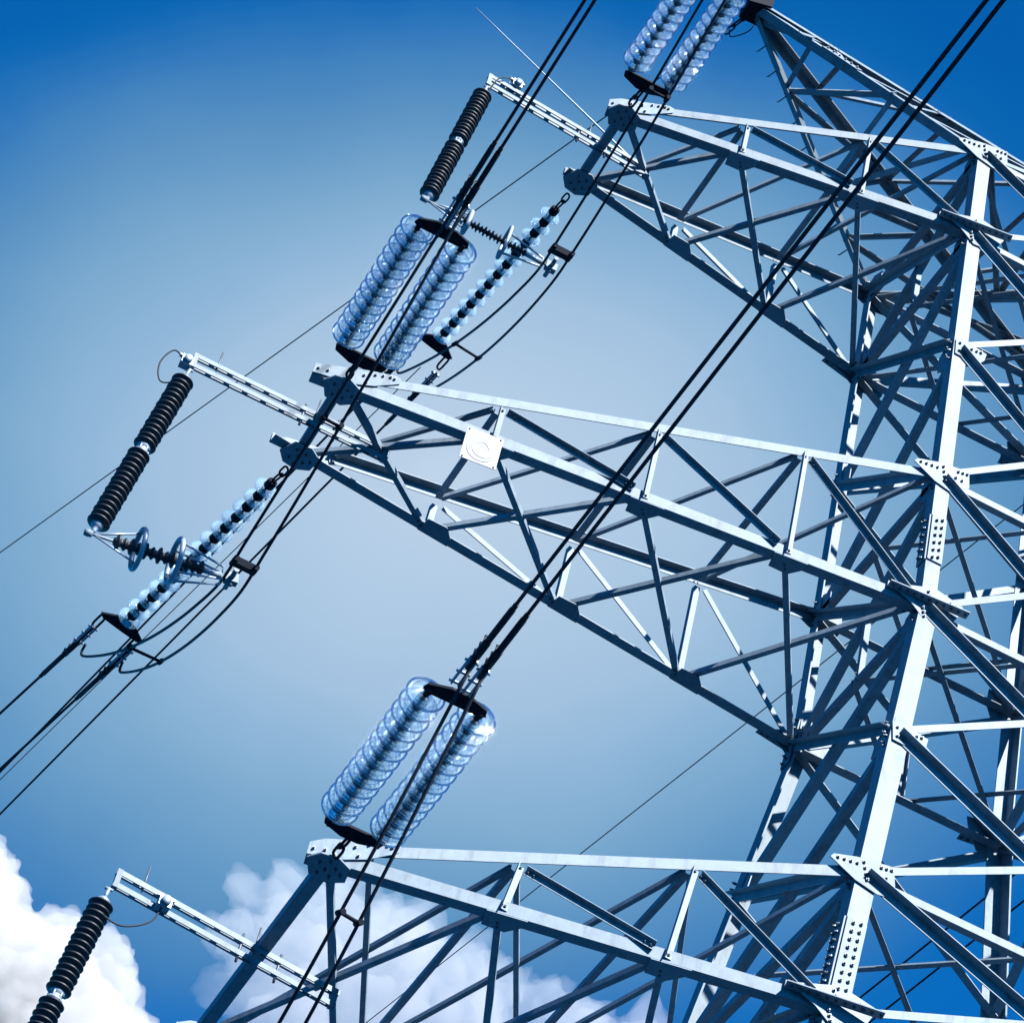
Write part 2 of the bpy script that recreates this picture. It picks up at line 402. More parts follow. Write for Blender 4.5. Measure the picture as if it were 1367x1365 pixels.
# ---- cross-arms
ARM = {0: (5.125, .567, 5.718, 0, 1, (.332, .678)), 1: (7.05, .554, -.028, 3, 4, (.252, .512, .762)), 2: (5.988, 1.063, -5.596, 6, 7, (.342, .673))}
def cross_arm(idx, sx):
    a, t, zt, ku, kl, fr = ARM[idx]
    tt = {-1: t, 1: 1.95 if idx == 2 else t}
    T = {s: V(sx * a, s * tt[s], zt) for s in (-1, 1)}
    U = {s: V(sx * Ws[ku], s * Ws[ku], Zs[ku]) for s in (-1, 1)}
    Lw = {s: V(sx * Ws[kl], s * Ws[kl], Zs[kl]) for s in (-1, 1)}
    bm = NB()
    for s in (-1, 1):
        ex = .30 if idx == 1 else .19; ext = (T[s] - Lw[s]).normalized() * ex
        nrm = ((U[s] - T[s]).cross(Lw[s] - T[s])).normalized()
        if nrm.y * s < 0: nrm = -nrm
        # lower chord: heel at the outer bottom edge; upper chord: heel at the outer top edge
        angle(bm, T[s] + ext, Lw[s], Z, -s * Y, .122, .012, .118)
        tu = lerp(T[s], U[s], .05) + Z * .17
        angle(bm, tu + nrm * .004, U[s] + Z * .06 + nrm * .004, -Z, -s * Y, .105, .010, .095)
    arm = link('cross_arm', bm, STEEL, tower)
    # splice angles over the lower chords at the legs
    for s in (-1, 1):
        bm = NB()
        d = (Lw[s] - T[s]).normalized()
        A = Lw[s] - d * .36 + Z * .075 + Y * s * .022; B = Lw[s] + d * .46 + Z * .04 + Y * s * .022
        angle(bm, A, B, Z, Y * s, .075, .011, .10)
        for j in range(11):
            p = lerp(A, B, (j + .5) / 11) + Y * s * .055
            bolt(bm, p, -Z, .014, .016); bolt(bm, p + Z * .012, Z, .014, .02)
        link('splice_angle', bm, [STEEL, BOLT], arm)
    def UPt(s, i): return U[s] if i > len(fr) else lerp(T[s], U[s], fr[i - 1])
    def LPt(s, i): return Lw[s] if i > len(fr) else lerp(T[s], Lw[s], fr[i - 1])
    n_ = len(fr)
    def add(P, Q, n, size, out, heel, off, **k):
        bm = NB(); brace(bm, P, Q, n, size, out, heel, off, .007, k.get('trim', .02)); return link('brace', bm, [STEEL, BOLT], arm)
    for s in (-1, 1):
        nrm = ((U[s] - T[s]).cross(Lw[s] - T[s])).normalized()
        if nrm.y * s < 0: nrm = -nrm
        for i in range(1, n_ + 1):
            d = (UPt(s, i) - LPt(s, i))
            if s < 0:
                bmx = NB()
                P, Q = LPt(s, i) + Z * .06 + X * sx * -.0, UPt(s, i) - Z * .03
                dd = (Q - P).normalized(); nn = perp(nrm, dd); ss = X * 1.0
                angle(bmx, P - dd * .03 + nn * .009 - ss * .03 + X*.03, Q + dd * .03 + nn * .009 - ss * .03+X*.03, ss, nn, .062, .007, .055)
                for q in (P, Q): bolt(bmx, q + nn * .016 + X * .035, nn, .013, .014)
                link('brace', bmx, [STEEL, BOLT], arm)
                add(UPt(s, i) - Z * .04 + (X * -sx) * .06, LPt(s, i + 1) + Z * .07 - (X * -sx) * (.08 if i < n_ else .12), nrm, .060, 1, 1, .010)
            else:
                add(LPt(s, i) + Z * .06, UPt(s, i) - Z * .05, nrm, .062, 1, 1, -.014)
                add(UPt(s, i) - Z * .05 + (X * -sx) * .07, LPt(s, i + 1) + Z * .05, nrm, .062, 1, 1, -.014)
    # bottom plane: crossed bars
    wide = idx == 2
    for i in range(0, n_ + 1):
        nA, nB = (T[-1] if i == 0 else LPt(-1, i)), LPt(-1, i + 1)
        fA, fB = (T[1] if i == 0 else LPt(1, i)), LPt(1, i + 1)
        dn = -Z
        add(fA, nB, dn, .056, -1, 1, -.016, trim=.09)
        add(nA, fB, dn, .060, -1, 1, .004, trim=.09)
    # top plane: zigzag, crossed on the wide lower arm
    topn = Vector((0, 0, 1))
    D0 = lerp(T[1], U[1], .055) + Z * .12
    prev = D0
    for i in range(1, n_ + 2):
        add(prev, UPt(-1, i), topn, .046, 1, 1, -.012, trim=.06)
        if i <= n_:
            add(UPt(-1, i), UPt(1, i), topn, .058, 1, 1, -.022, trim=.06)
            prev = UPt(1, i)
    if wide:
        q = lerp(T[-1], U[-1], .07) + Z * .1
        for i in range(1, n_ + 2):
            add(q, UPt(1, i), topn, .048, 1, 1, -.034, trim=.06); q = UPt(-1, i)
    # tip: cross beam, horizontal plates below the chords, upright plates on the outside
    bm = NB()
    hd = -Z
    A, B = T[-1] + Y * .05 + Z * -.004, T[1] - Y * .05 + Z * -.004
    angle(bm, A - X * .0475, B - X * .0475, X, Z, .095 if not wide else .11, .010)
    link('tip_beam', bm, STEEL, arm)
    for s in (-1, 1):
        q = T[s] - Z * .018
        poly = [(-.16, .02), (0, -.15), (.16, -.06), (.2, .14), (.02, .23)] if s < 0 else [(-.17, .0), (-.02, -.16), (.17, -.14), (.2, .06), (0, .21)]
        poly2 = [(-.18, .02), (-.1, -.10), (.04, -.13), (.17, -.06), (.2, .12), (.08, .22), (-.09, .20)]
        pts = [q + Vector((-sx * x_, -s * y_ if s > 0 else y_, 0)) for x_, y_ in poly2]
        bl = [q + Vector((-sx * x_, -s * y_ if s > 0 else y_, 0)) for x_, y_ in ((-.07, .0), (0, .06), (.07, 0), (.0, -.06), (.06, .12), (-.04, .13), (.13, .05))]
        plate(arm, pts, -Z, .014, bl, 'tip_plate', .012)
        ex = .30 if idx == 1 else .19
        w_ = [(-ex, .004), (-ex, .125), (-.08, .20), (.44, .36), (.50, .34), (.50, .27), (.28, .12), (.1, .05)]
        base = T[s]
        def on(x_, z_): 
            f = x_ / (a - Ws[kl]); yy = s * (tt[s] + (Ws[kl] - tt[s]) * f) + s * .009
            return Vector((sx * (a - x_), yy, base.z + z_))
        nn = Vector((0, s, 0))
        plate(arm, [on(*p) for p in w_], nn, .010, [on(*p) for p in ((-ex + .04, .07), (-ex + .13, .085), (.04, .16), (.16, .2), (.26, .26), (.33, .285), (.40, .305), (.2, .12), (.02, .06), (.44, .3))], 'tip_plate', .014)
        # node gussets under the lower chord
        for i in range(1, n_ + 1):
            p = LPt(s, i) - Z * .003
            d = (Lw[s] - T[s]).normalized(); e = -Y * s
            plate(arm, [p - d * .10, p + d * .24, p + d * .24 + e * .10, p + d * .14 + e * .22, p - d * .06 + e * .2], -Z, .009, [], 'gusset_plate')
    return arm
for i in (0, 1, 2):
    for sx in (-1, 1): cross_arm(i, sx)

# ---- earth-wire peak arms: four-sided leaning horns
def peak(sx):
    H = V(sx * 3.771, 0, 9.571)
    base = {1: V(sx * Ws[0], -Ws[0], Zs[0]), 3: V(sx * Ws[0], Ws[0], Zs[0]), 2: V(-sx * Ws[0], Ws[0], Zs[0]), 4: V(-sx * Ws[0], -Ws[0], Zs[0])}
    offs = {1: Vector((0, -.07, -.05)), 3: Vector((0, .07, -.05)), 2: Vector((0, .06, .06)), 4: Vector((0, -.06, .06))}
    tip = {i: H + offs[i] for i in base}
    ctr = {i: (sum((base[j] + tip[j] for j in base), Vector()) / 8) for i in base}
    bm = NB()
    # heel outward; flanges run along the two faces that meet there
    nb = {1: (4, 3), 3: (2, 1), 2: (3, 4), 4: (1, 2)}
    for i in base:
        P, Q = tip[i], base[i] + Z * .02
        m_ = lerp(P, Q, .5); u = lerp(tip[nb[i][0]], base[nb[i][0]], .5) - m_; v = lerp(tip[nb[i][1]], base[nb[i][1]], .5) - m_
        angle(bm, P, Q, u, v, .12 if i in (2, 4) else .105, .011)
    o = link('peak_arm', bm, STEEL, tower)
    fr = (.27, .63)
    def pt(i, t): return lerp(tip[i], base[i], t)
    for a, b in ((1, 3), (1, 4), (3, 2), (4, 2)):
        n = (pt(b, .5) - pt(a, .5)).cross(base[a] - tip[a]).normalized()
        mc = (pt(a, .5) + pt(b, .5)) / 2 - ctr[1]
        if n.dot(mc) < 0: n = -n
        if (a, b) == (1, 3): seq = [(3, .03), (1, .26), (3, .281), (1, .63), (3, .633), (1, .97)]
        elif (a, b) == (1, 4): seq = [(1, .18), (4, .20), (1, .42), (4, .46), (1, .68), (4, .72), (1, .97)]
        elif (a, b) == (3, 2): seq = [(3, .281), (2, .455), (3, .633), (2, .60), (3, .80), (2, .93)]
        else: seq = [(4, .23), (2, .22), (4, .488), (2, .455), (4, .74), (2, .70), (4, .97)]
        for (i, t), (j, u) in zip(seq, seq[1:]):
            bm = NB(); brace(bm, pt(i, t), pt(j, u), n, .06 if (a, b) != (1, 3) else .068, -1, 1, -.012, .007, .02)
            link('brace', bm, [STEEL, BOLT], o)
    bm = NB()
    for i in (1,):
        a_, b_ = pt(i, .30), pt(i, .46)
        nrm = Vector((0, -1, .15)).normalized()
        d = (b_ - a_).normalized(); u = perp(lerp(tip[nb[i][0]], base[nb[i][0]], .38) - a_, d)
        prism(bm, [a_ + nrm * .006, b_ + nrm * .006, b_ + nrm * .006 + u * .12, a_ + nrm * .006 + u * .12], nrm * .012)
        for j in range(6): bolt(bm, lerp(a_, b_, (j + .5) / 6) + u * .06 + nrm * .018, nrm)
    link('splice_plate', bm, [PLATE, BOLT], o)
    # tip casting
    bm = NB()
    q = H
    prism(bm, [q + Vector((sx * .12, -.14, -.16)), q + Vector((sx * .12, .14, -.16)), q + Vector((-sx * .16, .17, -.10)), q + Vector((-sx * .16, -.17, -.10))], Vector((0, 0, .26)))
    link('tip_plate', bm, DARK, o)
    # step bolts up the far lower chord
    if sx < 0:
        bm = NB()
        for j in range(10):
            p = pt(3, .12 + .09 * j); e = Vector((-.35, .9, -.15)).normalized()
            tube(bm, [p, p + e * .11, p + e * .13 + Z * .025], .009, 6)
        link('step_bolts', bm, STEEL, o)
    return H
for sx in (-1, 1): peak(sx)

# ---- phase sign on the middle arm's lower chord
def sign():
    a, t, zt = ARM[1][:3]
    T1, L1 = V(-a, -t, zt), V(-Ws[4], -Ws[4], 0)
    d = (L1 - T1).normalized(); n = perp(-Y, d); up = n.cross(d)
    if up.z < 0: up = -up
    cc = lerp(T1, L1, .240) + up * -.205 + n * .075
    root = tag(thing('sign_plate', '', '', cc), 'small square white sign plate with pale round emblem fixed to the middle arm', 'sign')
    bm = NB(); box(bm, cc, d * .178, up * .205, n * .004)
    link('panel', bm, SIGNW, root)
    bm = NB()
    k = 40
    pts = [cc - up * .015 - d * .0 + n * .0065 + (d * math.cos(2 * math.pi * i / k) + up * math.sin(2 * math.pi * i / k) * 1.1) * .148 for i in range(k)]
    prism(bm, pts, n * .002)
    link('round_emblem', bm, SIGNG, root)
    bm = NB()
    vs = []
    for i in range(k):
        c_, s_ = math.cos(2 * math.pi * i / k), math.sin(2 * math.pi * i / k)
        o_ = cc - up * .02 + n * .0125
        th = .020 + .030 * max(0, c_)
        pin = o_ + d * c_ * .070 + up * s_ * .088; po = o_ + d * c_ * (.070 + th) + up * s_ * (.088 + th * .75)
        vs.append([bm.verts.new(p) for p in (pin, po, po - n * .003, pin - n * .003)])
    for i in range(k):
        A, B = vs[i], vs[(i + 1) % k]
        for j in range(4): bm.faces.new((A[j], A[(j + 1) % 4], B[(j + 1) % 4], B[j]))
    link('ring_mark', bm, SIGNW, root)
    bm = NB()
    for i in (-1, 1):
        for j in (-1, 1): bolt(bm, cc + d * i * .155 + up * j * .185 + n * .004, n, .01, .008, 0)
    box(bm, cc - n * .036 + up * .155, d * .02, up * .05, n * .03)
    link('fixing_bolts', bm, BOLT, root)
sign()

# ------------------------------------------------------------------ insulators
DISC = [(.040, -.010), (.075, -.006), (.105, .004), (.128, .020), (.139, .036), (.140, .046), (.134, .048), (.127, .038), (.117, .030),
        (.113, .056), (.106, .057), (.103, .026), (.088, .022), (.084, .060), (.077, .061), (.074, .020), (.060, .017), (.057, .052), (.050, .052), (.047, .014), (.040, .010)]
DISC = [(r * 1.1, h) for r, h in DISC]
_bm = NB(); lathe(_bm, Vector((0, 0, 0)), Z, DISC, 36)
_bm.faces.ensure_lookup_table()
for f in _bm.faces: f.material_index = 0
lathe(_bm, Vector((0, 0, 0)), Z, [(.146, .036), (.154, .032), (.160, .040), (.1585, .052), (.150, .056), (.144, .046)], 36, 1)
lathe(_bm, Vector((0, 0, 0)), Z, [(.112, .062), (.116, .059), (.119, .064), (.115, .068)], 36, 1)
bmesh.ops.recalc_face_normals(_bm, faces=_bm.faces)
ME_GLASS = bpy.data.meshes.new('glass_disc'); _bm.to_mesh(ME_GLASS); _bm.free(); ME_GLASS.materials.append(GLASS); ME_GLASS.materials.append(RIM)
ME_MILKY = ME_GLASS.copy(); ME_MILKY.name = 'milky_glass_disc'; ME_MILKY.materials.clear()
for _m, _d in ((GLASS, .11), (GLASS, .26)):  # more of the pale share in the far discs, whitening rims like sun glint
    _k = _m.copy(); _k.name = 'milky_glass'; ME_MILKY.materials.append(_k)
    [n for n in _k.node_tree.nodes if n.type == 'MIX_SHADER' and not n.inputs[0].is_linked][0].inputs[0].default_value = _d
_bm = NB(); lathe(_bm, Vector((0, 0, 0)), Z, [(0, -.092), (.036, -.092), (.048, -.086), (.052, -.070), (.054, -.012), (.0385, -.008), (.0385, .0085), (.022, .012), (.014, .02), (.012, .075), (0, .076)], 18, 0, False)
bmesh.ops.recalc_face_normals(_bm, faces=_bm.faces)
ME_CAP = bpy.data.meshes.new('metal_cap'); _bm.to_mesh(ME_CAP); _bm.free(); ME_CAP.materials.append(CAPM)
ME_CAP2 = ME_CAP.copy(); ME_CAP2.materials.clear(); ME_CAP2.materials.append(DARK)
def discs(root, P, Q, n, sag=0., mesh=None):
    """n cap-and-pin discs hung from P (tower end) to Q (line end)"""
    base = WL[root.name]
    for i in range(n):
        t = (i + .5) / n
        def at(t): return lerp(P, Q, t) - Z * sag * 4 * t * (1 - t)
        p = at(t); d = (at(t + .01) - at(t - .01)).normalized()
        q = d.to_track_quat('Z', 'Y')
        o = bpy.data.objects.new('glass_disc', mesh or ME_GLASS); COL.objects.link(o); o.parent = root
        o.location = p - base; o.rotation_mode = 'QUATERNION'; o.rotation_quaternion = q
        if mesh: o.scale = (.78, .78, .8)
        k = bpy.data.objects.new('metal_cap', ME_CAP2 if mesh else ME_CAP); COL.objects.link(k); k.parent = o
        if mesh: k.scale = (1.3, 1.3, 1.3)
    return
def yoke(root, L, R_, apex, n):
    """triangular yoke plate from end to end with its apex on the third point"""
    bm = NB(); e = (R_ - L).normalized(); mid = (L + R_) / 2; f = (apex - mid); f = f.normalized()
    w = e.cross(f).normalized()
    h = (apex - mid).length
    pts = [L - e * .05 - f * .02, L - e * .03 + f * .045, mid - e * .075 + f * (h + .03), mid + e * .075 + f * (h + .03), R_ + e * .03 + f * .045, R_ + e * .05 - f * .02, R_ - f * .045, mid - f * .045, L - f * .045]
    prism(bm, [p - w * .011 for p in pts], w * .022)
    for p in (L, R_): 
        rod(bm, p - w * .05, p + w * .05, .022); rod(bm, p, p - f * .085, .026)
    for q in (-.05, .05): rod(bm, mid + e * q + f * h * .6 - w * .03, mid + e * q + f * h * .6 + w * .03, .016)
    return link('yoke_plate', bm, DARK, root)
def chain(root, P, Q, links=2, r=.013):
    bm = NB(); d = (Q - P); n = d.normalized(); u = n.orthogonal().normalized(); w = n.cross(u); ln = d.length / links
    for i in range(links):
        a = u if i % 2 else w
        c_ = P + n * ln * (i + .5); hl, hw = ln * .62, .034
        pts = []
        for k in range(14):
            th = 2 * math.pi * k / 14
            x_, y_ = math.cos(th), math.sin(th)
            pts.append(c_ + n * (hl - hw) * (1 if x_ > 0 else -1) * min(1, abs(x_) * 3) + n * hw * x_ + a * hw * y_)
        tube(bm, pts, r, 7, 0, False, True)
    return link('chain_link', bm, DARK, root)

G_NEAR = 'double glass insulator strings on the near side'
def near_string(T, ylo, yhi, n, sep, label, zl, zr):
    """a pair of glass strings in parallel pulled by the near conductors"""
    root = tag(thing('double_insulator_string', '', '', T), label, 'insulator string', G_NEAR)
    x = T.x
    P0 = [V(x - sep / 2, ylo, zl - ZG * 0), V(x + sep / 2, ylo, zl)]
    P1 = [V(x - sep / 2, yhi, zr), V(x + sep / 2, yhi, zr)]
    apex = V(x, ylo + .08, zl + .0); 
    chain(root, T + Vector((0, -.10, -.01)), apex + Vector((0, .02, 0)), 2)
    yoke(root, P0[0], P0[1], apex, None)
    for a, b in zip(P0, P1):
        d = (b - a).normalized()
        discs(root, a + d * .10, b - d * .06, n, .02)
    apex2 = V(x, yhi - .075, zr)
    yoke(root, P1[0], P1[1], apex2, None)
    return root
tm = V(-7.05, -.554, -.028)
near_string(V(-7.05, -.60, -.045), -1.03, -2.90, 13, .42, 'pair of long glass disc strings reaching forward from the middle cross-arm tip', -.10, -.25)
near_string(V(-5.125, -.62, 5.70), -1.13, -3.00, 13, .44, 'pair of glass disc strings at the top cross-arm tip, cut off by the frame', 5.60, 5.48)
near_string(V(-5.988, -1.10, -5.61), -1.60, -3.52, 13, .42, 'lowest pair of glass disc strings, standing alone above the bottom cross-arm tip', -5.65, -5.70)

G_FAR = 'single glass insulator strings on the far side'
def far_string(T, Q, n, yl, yr, label):
    root = tag(thing('insulator_string', '', '', T), label, 'insulator string', G_FAR)
    d = (Q - T).normalized()
    chain(root, T + d * .13, T + d * .34, 2, .011)
    discs(root, T + d * .36, Q - d * .10, n, .03, ME_MILKY)
    bm = NB(); e = (yr - yl).normalized(); mid = (yl + yr) / 2; w = e.cross(d).normalized()
    pts = [yl - e * .05, yl + d * .05, yl - e * .01 + d * .06, mid + d * .09, yr + d * .06, yr + e * .05, yr - d * .03, mid + e * .10 - d * .13, mid - e * .10 - d * .13, yl - d * .03]
    pts = [yl - e * .05, yl + d * .045, mid - e * .05 + d * .05, mid + e * .05 + d * .05, yr + d * .045, yr + e * .05, mid + e * .09 - d * .12, mid - e * .09 - d * .12]
    prism(bm, [p - w * .011 for p in pts], w * .022)
    for q in (-.06, .0, .06): rod(bm, mid + e * q - w * .02, mid + e * q + w * .02, .013)
    link('yoke_plate', bm, DARK, root)
    chain(root, yl + d * .03, yl + d * .22, 1); chain(root, yr + d * .03, yr + d * .22, 1)
    return root
far_string(V(-7.05, .60, -.05), V(-7.66, 3.74, -.11), 14, V(-7.86, 3.68, -.12), V(-7.44, 3.80, -.12), 'single glass disc string slanting back from the middle cross-arm tip past the ringed gap insulator')
far_string(V(-5.125, .62, 5.70), V(-5.50, 3.49, 5.60), 13, V(-5.69, 3.46, 5.59), V(-5.28, 3.56, 5.59), 'single glass disc string slanting back from the top cross-arm tip behind the small gap insulator')

# ------------------------------------------------------------------ conductors
def cable(name, pts, r, label, cat='cable', group=None, seg=8):
    bm = NB(); tube(bm, pts, r, seg)
    return tag(link(name, bm, CABLE), label, cat, group)
def deadend(parent, P, d, side, n=1.0):
    """compression dead-end: clevis straps, a thick sleeve and the jumper lug"""
    bm = NB(); d = d.normalized(); w = perp(side, d); u = d.cross(w)
    for s in (-1, 1): box(bm, P + d * .17 + w * s * .028, d * .17, u * .020, w * .006)
    for k in (.02, .15, .3): rod(bm, P + d * k - w * .055, P + d * k + w * .055, .014)
    o = link('dead_end_clamp', bm, [ALU], parent)
    bm = NB()
    rod(bm, P + d * .30, P + d * 1.0, .026); rod(bm, P + d * .36, P + d * .58, .033); rod(bm, P + d * 1.0, P + d * 1.06, .021)
    for k in (.38, .47, .56): rod(bm, P + d * k - u * .055 - w * .02, P + d * k + u * .055 - w * .02, .011)
    link('compression_sleeve', bm, [CABLE], parent)
    return o
def near_line(x, y0, z0, z1, label, group, dx=0.):
    pts = [V(x + dx * min(1, (k / 40) ** 1.3 * 76 / 8), y0 - .2 - 76 * (k / 40) ** 1.3, z0 + (z1 - z0) * min(1, (k / 40) ** 1.3 * 76 / 8) - 2.4 * ((k / 40) ** 1.3) ) for k in range(41)]
    o = cable('conductor', pts, .0148, label, 'cable', group)
    deadend(o, V(x, y0, z0), pts[1] - pts[0], X)
    return o
G_C = 'pairs of conductors leading away from the insulators'
near_line(-7.09, -3.03, -.27, -.05, 'left black wire of the pair above the middle glass strings', G_C)
near_line(-7.015, -2.98, -.25, .02, 'right black wire of the pair above the middle glass strings', G_C)
near_line(-6.07, -3.68, -5.70, -5.70, 'upper wire of the long pair crossing in front of the whole tower', G_C, .02)
near_line(-5.955, -3.64, -5.70, -5.70, 'lower wire of the long pair crossing in front of the whole tower', G_C, -.02)
near_line(-5.23, -3.14, 5.48, 5.55, 'black wire leaving the top glass strings above the frame', G_C)
near_line(-5.03, -3.14, 5.48, 5.55, 'black wire leaving the top glass strings above the frame', G_C)
def far_line(P, k, sag1, label, group, r=.0145, L=120, clamp=True):
    d = Vector((k, 1, 0)); pts = []
    for i in range(41):
        s = L * (i / 40) ** 1.5
        pts.append(P + d * s + Z * (-sag1 * s + sag1 / 260 * s * s))
    o = cable('conductor' if clamp else 'earth_wire', pts, r, label, 'cable', group)
    if clamp: deadend(o, P, pts[2] - pts[0], Vector((1, .2, 0)))
    return o
far_line(V(-7.90, 3.86, -.17), -.215, .03, 'uppermost far wire running from the middle yoke plate to the lower left', G_C)
far_line(V(-7.47, 3.95, -.17), -.205, .03, 'far wire from the lower end of the middle yoke plate', G_C)
far_line(V(-5.72, 3.70, 5.50), -.172, .055, 'far wire from the upper end of the top yoke plate, passing behind the middle arm', G_C)
far_line(V(-5.31, 3.80, 5.50), -.172, .055, 'lowest far wire at the left edge, coming from the top yoke plate', G_C)
far_line(V(-5.5, 3.84, 5.52), -.185, .045, 'hair-thin wire between the far wires at the left edge', G_C, .0065, 120, False)
far_line(V(-3.79, -.04, 9.42), -.328, .0, 'thin earth wire sloping from the peak arm behind the strings to the left edge', 'earth wires', .0085, 120, False)
far_line(V(3.77, 0, 9.48), -.150, .0, 'thin earth wire crossing behind the tower body on the right', 'earth wires', .0085, 140, False)
far_line(V(4.9, 3.9, 5.45), -.12, .075, 'thin far wire of the right circuit seen through the lower tower body', G_C, .0145, 120, False)
far_line(V(5.3, 3.9, 5.45), -.12, .075, 'second thin far wire of the right circuit low behind the tower body', G_C, .0145, 120, False)

ew = bpy.data.objects['earth_wire.001']
chain(ew, V(-3.80, .02, 9.44), V(-3.92, .42, 9.42), 3, .011)
bm = NB(); tube(bm, smooth_path([V(-3.90, .36, 9.42), V(-3.86, .34, 9.28), V(-3.74, .12, 9.22), V(-3.70, .0, 9.36)], 8), .008, 6); link('bonding_loop', bm, CABLE, ew)
# jumpers hanging below the arm tips
G_J = 'jumper cables looping below the cross-arm tips'
def jumper(N, Q, F, hook, label, spac, r=.0145, p=1.8, pf=1.5):
    ctrl = []
    for k in range(7):
        t = k / 7; y = N.y + (Q.y - N.y) * t; q = ((Q.y - y) / (Q.y - N.y)) ** p
        ctrl.append(Vector((Q.x + (N.x - Q.x) * q, y, Q.z + (N.z - Q.z) * q)))
    ctrl.append(Q.copy())
    if F is not None:
        for k in range(1, 8):
            t = k / 7; y = Q.y + (F.y - Q.y) * t; q = t ** pf
            ctrl.append(Vector((Q.x + (F.x - Q.x) * t, y, Q.z + (F.z - Q.z) * q)))
        if hook: ctrl += [F + h for h in hook]
    pts = smooth_path(ctrl, 5)
    return cable('jumper_cable', pts, r, label, 'cable', G_J), pts
def spacer(A, B, label, fat=.03, blk=False):
    bm = NB(); d = (B - A).normalized(); f = Vector((0, .8, .3)); f = perp(f, d)
    if blk:
        box(bm, (A + B) / 2, d * ((B - A).length / 2 + .02), f * .055, d.cross(f) * .032)
        for q in (A, B): rod(bm, q - f * .09, q + f * .09, .026)
    else:
        rod(bm, A, B, .016)
        for q in (A, B): rod(bm, q - f * .05, q + f * .05, fat * .8)
    return tag(link('cable_spacer', bm, DARK), label, 'spacer', 'spacers clamped between paired cables')
hookL = [Vector((-.02, .10, .04)), Vector((-.06, .12, .08))]
# middle arm
j1, pA = jumper(V(-7.09, -3.38, -.31), V(-7.40, .05, -2.36), V(-7.86, 4.12, -.36), [Vector((-.03, .07, .09)), Vector((-.03, 0, .16))], 'left jumper cable curving below the middle arm tip to the far yoke plate', None)
j2, pB = jumper(V(-7.015, -3.34, -.29), V(-7.20, .05, -2.36), V(-7.44, 4.15, -.32), [Vector((-.02, .05, .07)), Vector((-.03, -.02, .12))], 'right jumper cable curving below the middle arm tip to the far yoke plate', None)
def put(pA, pB, y, label, **k):
    i = min(range(len(pA)), key=lambda q: abs(pA[q].y - y)); return spacer(pA[i], pB[min(i, len(pB) - 1)], label, **k)
put(pA, pB, -.28, 'chunky black clamp block on the middle jumper beside the ringed gap insulator', blk=True)
put(pA, pB, 2.35, 'thin spacer bar on the middle jumper near its far yoke plate')
put(pA, pB, -1.75, 'spacer joining the middle jumper cables right below the arm tip plate')
# top arm
j3, pC = jumper(V(-5.23, -3.45, 5.35), V(-5.40, .05, 3.50), V(-5.69, 3.92, 5.36), [Vector((-.03, .07, .09)), Vector((-.03, 0, .16))], 'left jumper cable swinging below the top arm tip to its far yoke plate', None)
j4, pD = jumper(V(-5.03, -3.45, 5.35), V(-5.20, .05, 3.50), V(-5.29, 4.02, 5.40), [Vector((-.02, .07, .07)), Vector((-.03, 0, .12))], 'right jumper cable swinging below the top arm tip to its far yoke plate', None)
put(pC, pD, -.28, 'chunky black clamp block on the top jumper beside the small gap insulator', blk=True)
put(pC, pD, 2.2, 'thin spacer bar on the top jumper short of its far yoke plate')
put(pC, pD, -2.0, 'spacer joining the top jumper cables just beneath the top near strings')
# bottom arm
j5, pE = jumper(V(-6.07, -4.02, -5.74), V(-6.27, .3, -8.8), V(-6.5, 4.2, -5.9), None, 'left jumper cable hanging from the lowest strings out of the bottom edge', None)
j6, pF = jumper(V(-5.955, -3.98, -5.74), V(-6.07, .3, -8.8), V(-6.1, 4.2, -5.9), None, 'right jumper cable hanging from the lowest strings out of the bottom edge', None)
put(pE, pF, -2.62, 'spacer on the bottom jumper just inside the bottom arm tip')

# ------------------------------------------------------------------ arrester brackets
def slotted(bm, P, Q, w=.07):
    d = (Q - P).normalized(); y = perp(Y, d); up = d.cross(y)
    if up.z < 0: up = -up
    t = .006; h = w / 2
    # two plain walls and a slotted lower face, open above
    prism(bm, [P - y * h - up * h, P - y * h + up * h, P - y * (h - t) + up * h, P - y * (h - t) - up * h], Q - P)
    prism(bm, [P + y * h - up * h, P + y * h + up * h, P + y * (h - t) + up * h, P + y * (h - t) - up * h], Q - P)
    L = (Q - P).length; k = int(L / .19)
    for s in (-1, 1):
        prism(bm, [P + y * s * (h - t) - up * (h - t), P + y * s * .012 - up * (h - t), P + y * s * .012 - up * h, P + y * s * (h - t) - up * h], Q - P)
    for i in range(k + 1):
        a = P + d * max(0, i * .19 - .03); b = P + d * min(L, i * .19 + .03)
        prism(bm, [a - y * .012 - up * (h - t), a + y * .012 - up * (h - t), a + y * .012 - up * h, a - y * .012 - up * h], b - a)
G_B = 'slotted steel brackets reaching out past the arm tips'
def bracket(P, Q, label, y):
    root = tag(thing('arrester_bracket', '', '', P), label, 'bracket', G_B)
    for dz in (.055, -.075):
        bm = NB(); slotted(bm, P + Z * dz, Q + Z * dz, .050); link('slotted_rail', bm, STEEL, root)
    for t in (.0, .97):
        bm = NB(); p = lerp(P, Q, t + .012); box(bm, p - Z * .012, X * .022, Y * .030, Z * .092); link('end_clamp', bm, [PLATE], root)
    for t in (.55, .72):
        bm = NB(); p = lerp(P, Q, t + .012); rod(bm, p - Z * .16, p + Z * .13, .012, 6); link('clamp_bolt', bm, [BOLT], root)
    for t in (.12, .62):
        bm = NB(); p = lerp(P, Q, t); rod(bm, p, p + Z * .27, .008, 6); link('threaded_stud', bm, BOLT, root)
    return root
b1 = bracket(V(-8.37, 0, -.03), V(-6.32, 0, -.03), 'slotted double-rail bracket past the middle arm tip', 0)
